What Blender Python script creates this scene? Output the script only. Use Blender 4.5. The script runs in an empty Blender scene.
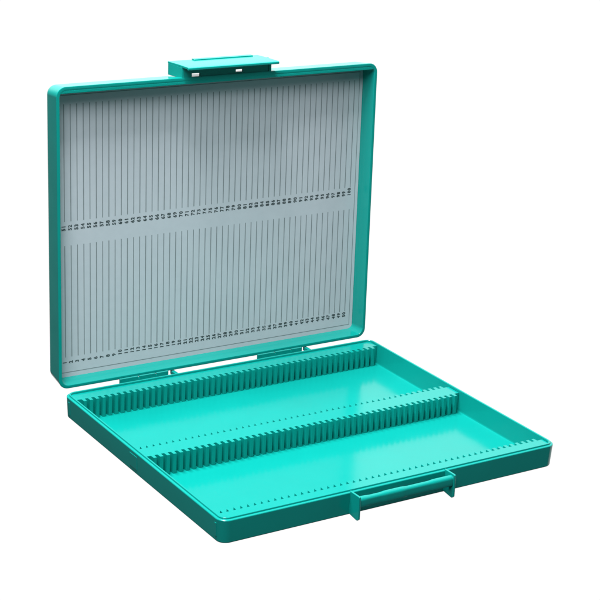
import bpy, bmesh, math, random
from mathutils import Vector, Matrix
random.seed(7)
S = bpy.context.scene
COL = S.collection
MM = 0.001

# ------------------------------------------------------------------ camera
cam_data = bpy.data.cameras.new('camera')
cam = bpy.data.objects.new('camera', cam_data)
COL.objects.link(cam)
cam.location = (-0.47774, -0.63147, 0.37905)
cam.rotation_euler = (1.23844, -0.04847, -0.56131)
cam_data.sensor_width = 36
cam_data.lens = 2.84929 * 36
cam_data.clip_start = 0.01
cam_data.clip_end = 100
S.camera = cam

# ------------------------------------------------------------------ world: made-up surround, white along the view, darkened elsewhere to shade outer walls
w = bpy.data.worlds.new('World'); S.world = w; w.use_nodes = True
nt = w.node_tree; nt.nodes.clear()
out = nt.nodes.new('ShaderNodeOutputWorld')
bg = nt.nodes.new('ShaderNodeBackground')
tc = nt.nodes.new('ShaderNodeTexCoord')
dot = nt.nodes.new('ShaderNodeVectorMath'); dot.operation = 'DOT_PRODUCT'
dot.inputs[1].default_value = (0.82, 0.52, 0.12)
ramp = nt.nodes.new('ShaderNodeValToRGB')
ramp.color_ramp.elements[0].position = 0.67; ramp.color_ramp.elements[0].color = (0.085, 0.085, 0.088, 1)
ramp.color_ramp.elements[1].position = 0.735; ramp.color_ramp.elements[1].color = (1.02, 1.02, 1.02, 1)
mr = nt.nodes.new('ShaderNodeMapRange'); mr.inputs[1].default_value = -1; mr.inputs[2].default_value = 1
nt.links.new(tc.outputs['Generated'], dot.inputs[0])
nt.links.new(dot.outputs['Value'], mr.inputs[0])
nt.links.new(mr.outputs[0], ramp.inputs[0])
nt.links.new(ramp.outputs[0], bg.inputs['Color'])
bg.inputs['Strength'].default_value = 1.0
nt.links.new(bg.outputs[0], out.inputs[0])

# ------------------------------------------------------------------ lamps
def area(name, loc, target, sx, sy, power, col=(1, 1, 1)):
    l = bpy.data.lights.new(name, 'AREA'); l.shape = 'RECTANGLE'; l.size = sx; l.size_y = sy
    l.energy = power; l.color = col
    o = bpy.data.objects.new(name, l); COL.objects.link(o)
    o.location = loc
    o.rotation_euler = (Vector(target) - Vector(loc)).to_track_quat('-Z', 'Y').to_euler()
    return o
area('overhead_softbox', (-0.19, 0.165, 1.0), (-0.03, 0.15, 0.0), 0.55, 0.16, 29.0)
area('front_softbox', (-0.60, -0.47, 1.06), (0.0, 0.15, 0.08), 0.60, 0.75, 18.0)

S.view_settings.view_transform = 'Standard'
S.view_settings.look = 'None'
S.view_settings.exposure = 0
S.view_settings.gamma = 1
S.render.film_transparent = False

# ------------------------------------------------------------------ materials
def plastic(name, base, rough=0.15, bump=0.02):
    m = bpy.data.materials.new(name); m.use_nodes = True
    n = m.node_tree; b = n.nodes['Principled BSDF']
    t = n.nodes.new('ShaderNodeTexCoord')
    no = n.nodes.new('ShaderNodeTexNoise'); no.inputs['Scale'].default_value = 60; no.inputs['Detail'].default_value = 4
    n.links.new(t.outputs['Object'], no.inputs['Vector'])
    mx = n.nodes.new('ShaderNodeMix'); mx.data_type = 'RGBA'
    mx.inputs[6].default_value = (base[0] * .96, base[1] * .96, base[2] * .96, 1)
    mx.inputs[7].default_value = (base[0] * 1.04, base[1] * 1.04, base[2] * 1.04, 1)
    n.links.new(no.outputs['Fac'], mx.inputs[0]); n.links.new(mx.outputs[2], b.inputs['Base Color'])
    r = n.nodes.new('ShaderNodeMapRange'); r.inputs[3].default_value = rough - .04; r.inputs[4].default_value = rough + .06
    n.links.new(no.outputs['Fac'], r.inputs[0]); n.links.new(r.outputs[0], b.inputs['Roughness'])
    fine = n.nodes.new('ShaderNodeTexNoise'); fine.inputs['Scale'].default_value = 900; fine.inputs['Detail'].default_value = 2
    n.links.new(t.outputs['Object'], fine.inputs['Vector'])
    bp = n.nodes.new('ShaderNodeBump'); bp.inputs['Strength'].default_value = bump; bp.inputs['Distance'].default_value = 0.0003
    n.links.new(fine.outputs['Fac'], bp.inputs['Height']); n.links.new(bp.outputs[0], b.inputs['Normal'])
    wav = n.nodes.new('ShaderNodeTexNoise'); wav.inputs['Scale'].default_value = 28; wav.inputs['Detail'].default_value = 2
    n.links.new(t.outputs['Object'], wav.inputs['Vector'])
    bw = n.nodes.new('ShaderNodeBump'); bw.inputs['Strength'].default_value = .35; bw.inputs['Distance'].default_value = 0.0005
    n.links.new(wav.outputs['Fac'], bw.inputs['Height']); n.links.new(bp.outputs[0], bw.inputs['Normal'])
    n.links.new(bw.outputs[0], b.inputs['Normal'])
    b.inputs['IOR'].default_value = 1.42
    return m
TEAL = plastic('teal_plastic', (0.002, 0.235, 0.205))

def paper_mat():
    m = bpy.data.materials.new('index_paper'); m.use_nodes = True
    n = m.node_tree; b = n.nodes['Principled BSDF']
    t = n.nodes.new('ShaderNodeTexCoord')
    no = n.nodes.new('ShaderNodeTexNoise'); no.inputs['Scale'].default_value = 220; no.inputs['Detail'].default_value = 5
    n.links.new(t.outputs['Object'], no.inputs['Vector'])
    mx = n.nodes.new('ShaderNodeMix'); mx.data_type = 'RGBA'
    mx.inputs[6].default_value = (0.385, 0.43, 0.475, 1); mx.inputs[7].default_value = (0.43, 0.475, 0.52, 1)
    n.links.new(no.outputs['Fac'], mx.inputs[0]); n.links.new(mx.outputs[2], b.inputs['Base Color'])
    b.inputs['Roughness'].default_value = 0.6
    return m
PAPER = paper_mat()
def flat(name, c, r=.6):
    m = bpy.data.materials.new(name); m.use_nodes = True
    n = m.node_tree; b = n.nodes['Principled BSDF']
    no = n.nodes.new('ShaderNodeTexNoise'); no.inputs['Scale'].default_value = 500
    t = n.nodes.new('ShaderNodeTexCoord'); n.links.new(t.outputs['Object'], no.inputs['Vector'])
    mx = n.nodes.new('ShaderNodeMix'); mx.data_type = 'RGBA'
    mx.inputs[6].default_value = (*[v * .85 for v in c], 1); mx.inputs[7].default_value = (*[v * 1.15 for v in c], 1)
    n.links.new(no.outputs['Fac'], mx.inputs[0]); n.links.new(mx.outputs[2], b.inputs['Base Color'])
    b.inputs['Roughness'].default_value = r
    return m
INK_LINE = flat('ink_of_ruled_lines', (0.165, 0.195, 0.21))
INK_NUM = flat('ink_of_numbers', (0.035, 0.05, 0.055))

# ------------------------------------------------------------------ helpers (all shapes in millimetres)
def obj(name, bm, mats, parent, smooth=True, bevel=0.0, M=None, segs=2, recalc=True):
    if recalc:
        bmesh.ops.recalc_face_normals(bm, faces=bm.faces)
    bmesh.ops.scale(bm, vec=(MM, MM, MM), verts=bm.verts)
    if M is not None:
        bmesh.ops.transform(bm, matrix=M, verts=bm.verts)
    me = bpy.data.meshes.new(name); bm.to_mesh(me); bm.free()
    for m in (mats if isinstance(mats, (list, tuple)) else [mats]):
        me.materials.append(m)
    o = bpy.data.objects.new(name, me); COL.objects.link(o)
    if parent: o.parent = parent
    if smooth:
        for p in me.polygons: p.use_smooth = True
        me.set_sharp_from_angle(angle=math.radians(35))
    if bevel:
        b = o.modifiers.new('bevel', 'BEVEL'); b.width = bevel * MM; b.segments = segs
        b.limit_method = 'ANGLE'; b.angle_limit = math.radians(40); b.harden_normals = True
    if smooth:
        wn = o.modifiers.new('weighted_normals', 'WEIGHTED_NORMAL'); wn.keep_sharp = True; wn.weight = 100
    return o

def rr(bm, x0, x1, y0, y1, r, z, n=8):
    """one loop of a rounded rectangle"""
    vs = []
    for cx, cy, a0 in ((x1 - r, y1 - r, 0), (x0 + r, y1 - r, 90), (x0 + r, y0 + r, 180), (x1 - r, y0 + r, 270)):
        for i in range(n + 1):
            a = math.radians(a0 + 90 * i / n)
            vs.append(bm.verts.new((cx + r * math.cos(a), cy + r * math.sin(a), z)))
    return vs

def loft(bm, loops, cap0=True, cap1=True):
    for A, B in zip(loops, loops[1:]):
        k = len(A)
        for i in range(k):
            bm.faces.new((A[i], A[(i + 1) % k], B[(i + 1) % k], B[i]))
    if cap0: bm.faces.new(loops[0][::-1])
    if cap1: bm.faces.new(loops[-1])

def box(bm, x0, x1, y0, y1, z0, z1, mat=0):
    vs = [bm.verts.new((x, y, z)) for z in (z0, z1) for x, y in ((x0, y0), (x1, y0), (x1, y1), (x0, y1))]
    for f in ((3, 2, 1, 0), (4, 5, 6, 7), (0, 1, 5, 4), (1, 2, 6, 5), (2, 3, 7, 6), (3, 0, 4, 7)):
        fc = bm.faces.new([vs[i] for i in f]); fc.material_index = mat

def prism(bm, pts, axis, a0, a1):
    """extrude a 2-D outline along an axis ('x': pts are (y,z); 'z': pts are (x,y))"""
    def v(p, a):
        return (a, p[0], p[1]) if axis == 'x' else ((p[0], a, p[1]) if axis == 'y' else (p[0], p[1], a))
    A = [bm.verts.new(v(p, a0)) for p in pts]; B = [bm.verts.new(v(p, a1)) for p in pts]
    k = len(pts)
    for i in range(k):
        bm.faces.new((A[i], A[(i + 1) % k], B[(i + 1) % k], B[i]))
    bm.faces.new(A[::-1]); bm.faces.new(B)

def cyl_x(bm, x0, x1, cy, cz, r, n=24):
    prism(bm, [(cy + r * math.cos(2 * math.pi * i / n), cz + r * math.sin(2 * math.pi * i / n)) for i in range(n)], 'x', x0, x1)

# ------------------------------------------------------------------ dimensions
W = 208.0; HW = W / 2
D = 177.75            # depth of the tray
H = 12.76             # height of its outer rim
TH = 13.45            # top of the raised inner lip
PITCH = 3.88
NS = 50
SLOTS = [(i - (NS - 1) / 2) * PITCH for i in range(NS)]

thing = bpy.data.objects.new('slide_storage_box', None); COL.objects.link(thing)
thing.empty_display_size = 0.05
thing['label'] = 'open teal plastic microscope slide box with a numbered index sheet inside its raised lid'
thing['category'] = 'slide box'

# ------------------------------------------------------------------ tray
bm = bmesh.new()
def B(inset, r, z): return rr(bm, -HW + inset, HW - inset, inset, D - inset, r, z)
loops = [B(1.6, 4.2, 0.0), B(1.0, 4.8, 0.12), B(0.65, 5.1, 0.5), B(0.55, 5.2, 0.9), B(0.0, 5.6, 12.05),
         B(0.08, 5.5, 12.35), B(0.3, 5.3, 12.55), B(0.6, 5.1, 12.66), B(1.15, 4.6, 12.68), B(1.28, 4.5, 12.7), B(1.3, 4.5, TH - .2), B(1.45, 4.4, TH),
         B(2.1, 3.9, TH), B(2.3, 3.7, TH - .2), B(2.6, 3.2, 1.8), B(3.0, 3.0, 1.0), B(3.8, 2.4, 0.7)]
loft(bm, loops)
tray = obj('tray', bm, TEAL, thing)
tray['label'] = 'shallow teal tray lying flat with slot racks along it'

TOP = 12.35
def comb(bm, y_wall, y_face, tooth, z0, z1, both=False, s0=1.0):
    """solid bar between y_wall and y_face whose face carries NS slots; tooth = signed tooth length"""
    hw = 101.35
    def face_pts(y, t, rev, s0=s0):
        p = []
        xs = [-hw, SLOTS[0] - s0 - 1.9]
        p.append((-hw, y)); p.append((xs[1], y)); p.append((xs[1] + .15, y + t))
        for i, c in enumerate(SLOTS):
            p += [(c - s0, y + t), (c - s0 + .12, y), (c + s0 - .12, y), (c + s0, y + t)]
        e = SLOTS[-1] + s0 + 1.9
        p += [(e - .15, y + t), (e, y), (hw, y)]
        return p[::-1] if rev else p
    a = face_pts(y_face, tooth, False)
    if both:
        b = face_pts(y_wall, 2.8, True, .95)
    else:
        b = [(hw, y_wall), (-hw, y_wall)]
    prism(bm, a + b, 'z', z0, z1)
bm = bmesh.new(); comb(bm, D - 2.45, 167.1, -3.1, 0.72, TOP); obj('slot_rack', bm, TEAL, tray, smooth=False, bevel=.16)
bm = bmesh.new(); comb(bm, 2.45, 9.4, 2.8, 0.72, TOP, s0=.95); obj('slot_rack', bm, TEAL, tray, smooth=False, bevel=.16)
bm = bmesh.new(); comb(bm, 93.9, 83.8, -3.1, 0.72, TOP - .35, both=True); obj('centre_divider', bm, TEAL, tray, smooth=False, bevel=.16)
# moulding marks on the left side wall
for y0, y1, z0, z1 in ((88.0, 96.0, 3.0, 10.5), (4.6, 6.2, 3.0, 10.2), (169.4, 171.4, 2.5, 10.2)):
    bm = bmesh.new(); box(bm, -104.15, -103.2, y0, y1, z0, z1)
    for v in bm.verts:
        if v.co.x < -104: v.co.x = -103.41 - .0478 * v.co.z - .2
    obj('moulding_mark', bm, TEAL, tray, bevel=.08)

# ------------------------------------------------------------------ lid frame: X, up, depth away from the opening
a = 0.02756
o = Vector((0, (D + 6.15) * MM, (H - 0.3) * MM))
u = Vector((0, math.sin(a), math.cos(a))); d = Vector((0, math.cos(a), -math.sin(a)))
LM = Matrix(((1, u.x, d.x, o.x), (0, u.y, d.y, o.y), (0, u.z, d.z, o.z), (0, 0, 0, 1)))
LW = HW * 0.99688; LH = 171.38; LD = 17.14; PD = 11.0
bm = bmesh.new()
def L(inset, r, z): return rr(bm, -LW + inset, LW - inset, inset, LH - inset, r, z)
loops = [L(4.5, 3.0, LD), L(2.6, 4.2, LD - .25), L(1.7, 5.0, LD - 1.2), L(1.35, 5.2, LD - 2.6), L(0.0, 5.6, 0.35), L(0.08, 5.6, 0.1), L(0.3, 5.4, 0.0),
         L(1.5, 4.5, 0.0), L(1.8, 4.3, 0.1), L(1.95, 4.2, 0.35), L(2.75, 3.4, PD - .4), L(2.9, 3.1, PD - .05), L(3.5, 2.6, PD + .25)]
loft(bm, loops)
lid = obj('lid', bm, TEAL, thing, M=LM)
lid['label'] = 'teal lid standing upright behind the tray'

bm = bmesh.new(); box(bm, -101.1, 101.1, 167.5, 169.3, 0.12, 8.0); box(bm, -99.4, 99.4, 168.2, 170.3, 0.17, 7.0)
obj('inner_lip', bm, TEAL, lid, M=LM, bevel=.35)

# index sheet: paper with ruled lines, frame and the numbers 1 to 100
bm = bmesh.new()
zP = PD - 0.35
box(bm, -100.75, 100.75, 2.75, 167.3, zP, zP + .3, 0)
zl = zP - 0.03
def strip(x0, x1, y0, y1, mat):
    f = bm.faces.new([bm.verts.new(p) for p in ((x0, y0, zl), (x0, y1, zl), (x1, y1, zl), (x1, y0, zl))]); f.material_index = mat
lw = 0.26
for y in (5.5, 164.6): strip(-98.7, 98.7, y - .2, y + .2, 1)
for x in (-98.5, 98.5): strip(x - .2, x + .2, 5.71, 164.39, 1)
XL = [-94.7 + i * (189.7 / 49) for i in range(50)]
for i, x in enumerate(XL):
    strip(x - lw, x + lw, 14.6, 80.1, 1)
    strip(x - lw, x + lw, 93.9, 159.7, 1)
def glyph(ch):
    cu = bpy.data.curves.new('g', 'FONT'); cu.body = ch; cu.size = 1; cu.resolution_u = 3
    cu.offset = 0.05
    t = bpy.data.objects.new('g', cu); COL.objects.link(t)
    dg = bpy.context.evaluated_depsgraph_get()
    me = bpy.data.meshes.new_from_object(t.evaluated_get(dg))
    vs = [tuple(v.co[:2]) for v in me.vertices]; fs = [list(p.vertices) for p in me.polygons]
    bpy.data.objects.remove(t); bpy.data.curves.remove(cu); bpy.data.meshes.remove(me)
    x0 = min(v[0] for v in vs); x1 = max(v[0] for v in vs); y0 = min(v[1] for v in vs); y1 = max(v[1] for v in vs)
    return [(v[0] - x0, v[1] - y0) for v in vs], fs, x1 - x0, y1 - y0
G = {c: glyph(c) for c in '0123456789'}
GH = 2.45; ADV = 1.72
def number(s, xc, y0):
    """digits turned a quarter turn, read from the bottom upward; y0 = foot of the first digit"""
    for k, ch in enumerate(s):
        vs, fs, gw, gh = G[ch]
        sc = GH / G['8'][3]; sw = min(1.5 / (G['8'][2]), 1.5 / gw if gw else 1)
        cen = (1.5 - gw * sw) / 2
        nv = []
        for (x, y) in vs:
            Y = y0 + k * ADV + cen + x * sw        # text direction runs up the sheet
            X = xc + GH / 2 - y * sc               # letter tops point left
            nv.append(bm.verts.new((X, Y, zl)))
        for f in fs:
            try:
                fc = bm.faces.new([nv[i] for i in f]); fc.material_index = 2
            except ValueError: pass
for i, x in enumerate(XL):
    number(str(i + 1), x - .65, 10.75)
    number(str(i + 51), x - .65, 88.7)
sheet = obj('index_sheet', bm, [PAPER, INK_LINE, INK_NUM], lid, smooth=False, M=LM, recalc=False)
sheet['label'] = 'pale grey printed index sheet ruled in two rows, numbered 1 to 50 and 51 to 100'

# ------------------------------------------------------------------ latch on the upper edge of the lid
latch = None
bm = bmesh.new()
xa, xb = -28.0, 30.5
# top plate with a stepped back edge, a little lower at its lip
prism(bm, [(17.0, 176.9), (17.0, 177.9), (4.0, 178.2), (-6.2, 178.2), (-7.3, 177.9), (-7.3, 176.7), (-6.6, 176.5), (-5.6, 177.0)], 'x', xa, xb)
for v in bm.verts: v.co = Vector((v.co.x, v.co.z, v.co.y))
latch = obj('lid_latch', bm, TEAL, thing, M=LM, bevel=.2)
for x0, x1 in ((xa, xa + 1.6), (xb - 2.2, xb - .6)):
    bm = bmesh.new()
    prism(bm, [(0.15, 171.0), (0.15, 177.0), (16.6, 177.0), (16.6, 170.4)], 'x', x0, x1)
    for v in bm.verts: v.co = Vector((v.co.x, v.co.z, v.co.y))
    obj('latch_bracket', bm, TEAL, latch, M=LM, bevel=.15)
bm = bmesh.new()          # upright web under the plate, open in two small windows
WIN = ((-21.6, -16.2, 171.5, 173.3), (6.6, 11.4, 172.3, 173.7))
xs = [-26.3, -21.6, -16.2, 6.6, 11.4, 28.2]
for k in (0, 2, 4): box(bm, xs[k], xs[k + 1], 171.0, 176.9, 0.5, 1.9)
for x0, x1, y0, y1 in WIN:
    box(bm, x0, x1, 171.0, y0, 0.5, 1.9); box(bm, x0, x1, y1, 176.9, 0.5, 1.9)
obj('latch_web', bm, TEAL, latch, M=LM, smooth=False)
bm = bmesh.new(); box(bm, -13.0, 25.5, 178.0, 178.55, 13.4, 16.6)
obj('latch_rib', bm, TEAL, latch, M=LM, bevel=.2)
bm = bmesh.new()          # catch hook under the lip
cyl_x(bm, xb, xb + 1.3, 7.0, 177.3, .8, 16)
for v in bm.verts: v.co = Vector((v.co.x, v.co.z, v.co.y))
obj('latch_pin', bm, TEAL, latch, M=LM, bevel=.15)

# ------------------------------------------------------------------ catch handle at the front
bm = bmesh.new()
def swell(x):
    t = 0.0
    for c, hw in ((-27.0, 3.2), (-7.5, 6.6), (24.0, 8.0)):
        t = max(t, min(1, max(0, (hw + 2.2 - abs(x - c)) / 4.4)))
    return t * t * (3 - 2 * t)
def ring(x):
    g = .3 * swell(x); r = 1.6 + g; cy, cz = -5.4, 10.3
    pts = [(cy + r * math.cos(math.radians(t)), cz + r * math.sin(math.radians(t))) for t in range(0, 181, 15)]
    pts += [(cy - r, 8.6), (cy - r + .05, 7.4), (cy - r + .35, 6.8), (cy - r + 1.0, 6.5), (cy + 1.2, 6.7), (cy + r, 7.6)]
    return [bm.verts.new((x, y, z)) for y, z in pts]
loft(bm, [ring(-28.9 + 57.8 * k / 140) for k in range(141)])
bar = obj('front_handle', bm, TEAL, thing)
for sgn in (-1, 1):
    bm = bmesh.new()
    prism(bm, [(1.0, 13.1), (-7.4, 13.2), (-7.8, 12.8), (-8.0, 1.0), (-7.0, 0.0), (-5.8, 0.0), (1.0, 0.9)], 'x', sgn * 29.4 - .55, sgn * 29.4 + .55)
    obj('end_plate', bm, TEAL, bar, bevel=.18)
# ------------------------------------------------------------------ hinges
def hinge(x0):
    """a web standing in the gap between tray and lid, pierced by two small holes, and a separate post"""
    yc = D + 3.4
    bm = bmesh.new()
    box(bm, x0, x0 + 31.0, yc, yc + 1.3, H - 3.6, H - .35)
    box(bm, x0, x0 + 11.6, yc, yc + 1.3, H - .35, H + .85)
    box(bm, x0 + 12.4, x0 + 22.8, yc, yc + 1.3, H - .35, H + .85)
    box(bm, x0 + 23.6, x0 + 31.0, yc, yc + 1.3, H - .35, H + .85)
    h = obj('hinge', bm, TEAL, thing, smooth=False)
    bm = bmesh.new()
    box(bm, x0 + 1.0, x0 + 30.0, D - .4, yc - .02, H - 4.2, H - 2.4)
    obj('hinge_leaf', bm, TEAL, h, bevel=.2)
    bm = bmesh.new()
    box(bm, x0 + 2.0, x0 + 29.0, yc + 1.32, D + 8.0, H - 3.0, H - 1.4)
    obj('hinge_leaf', bm, TEAL, h, bevel=.2)
    bm = bmesh.new()
    box(bm, x0 + 34.6, x0 + 36.8, D - .4, D + 8.0, H - 3.0, H - .7)
    obj('hinge_stop', bm, TEAL, h, bevel=.25)
    return h
hinge(-67.0); hinge(24.6)
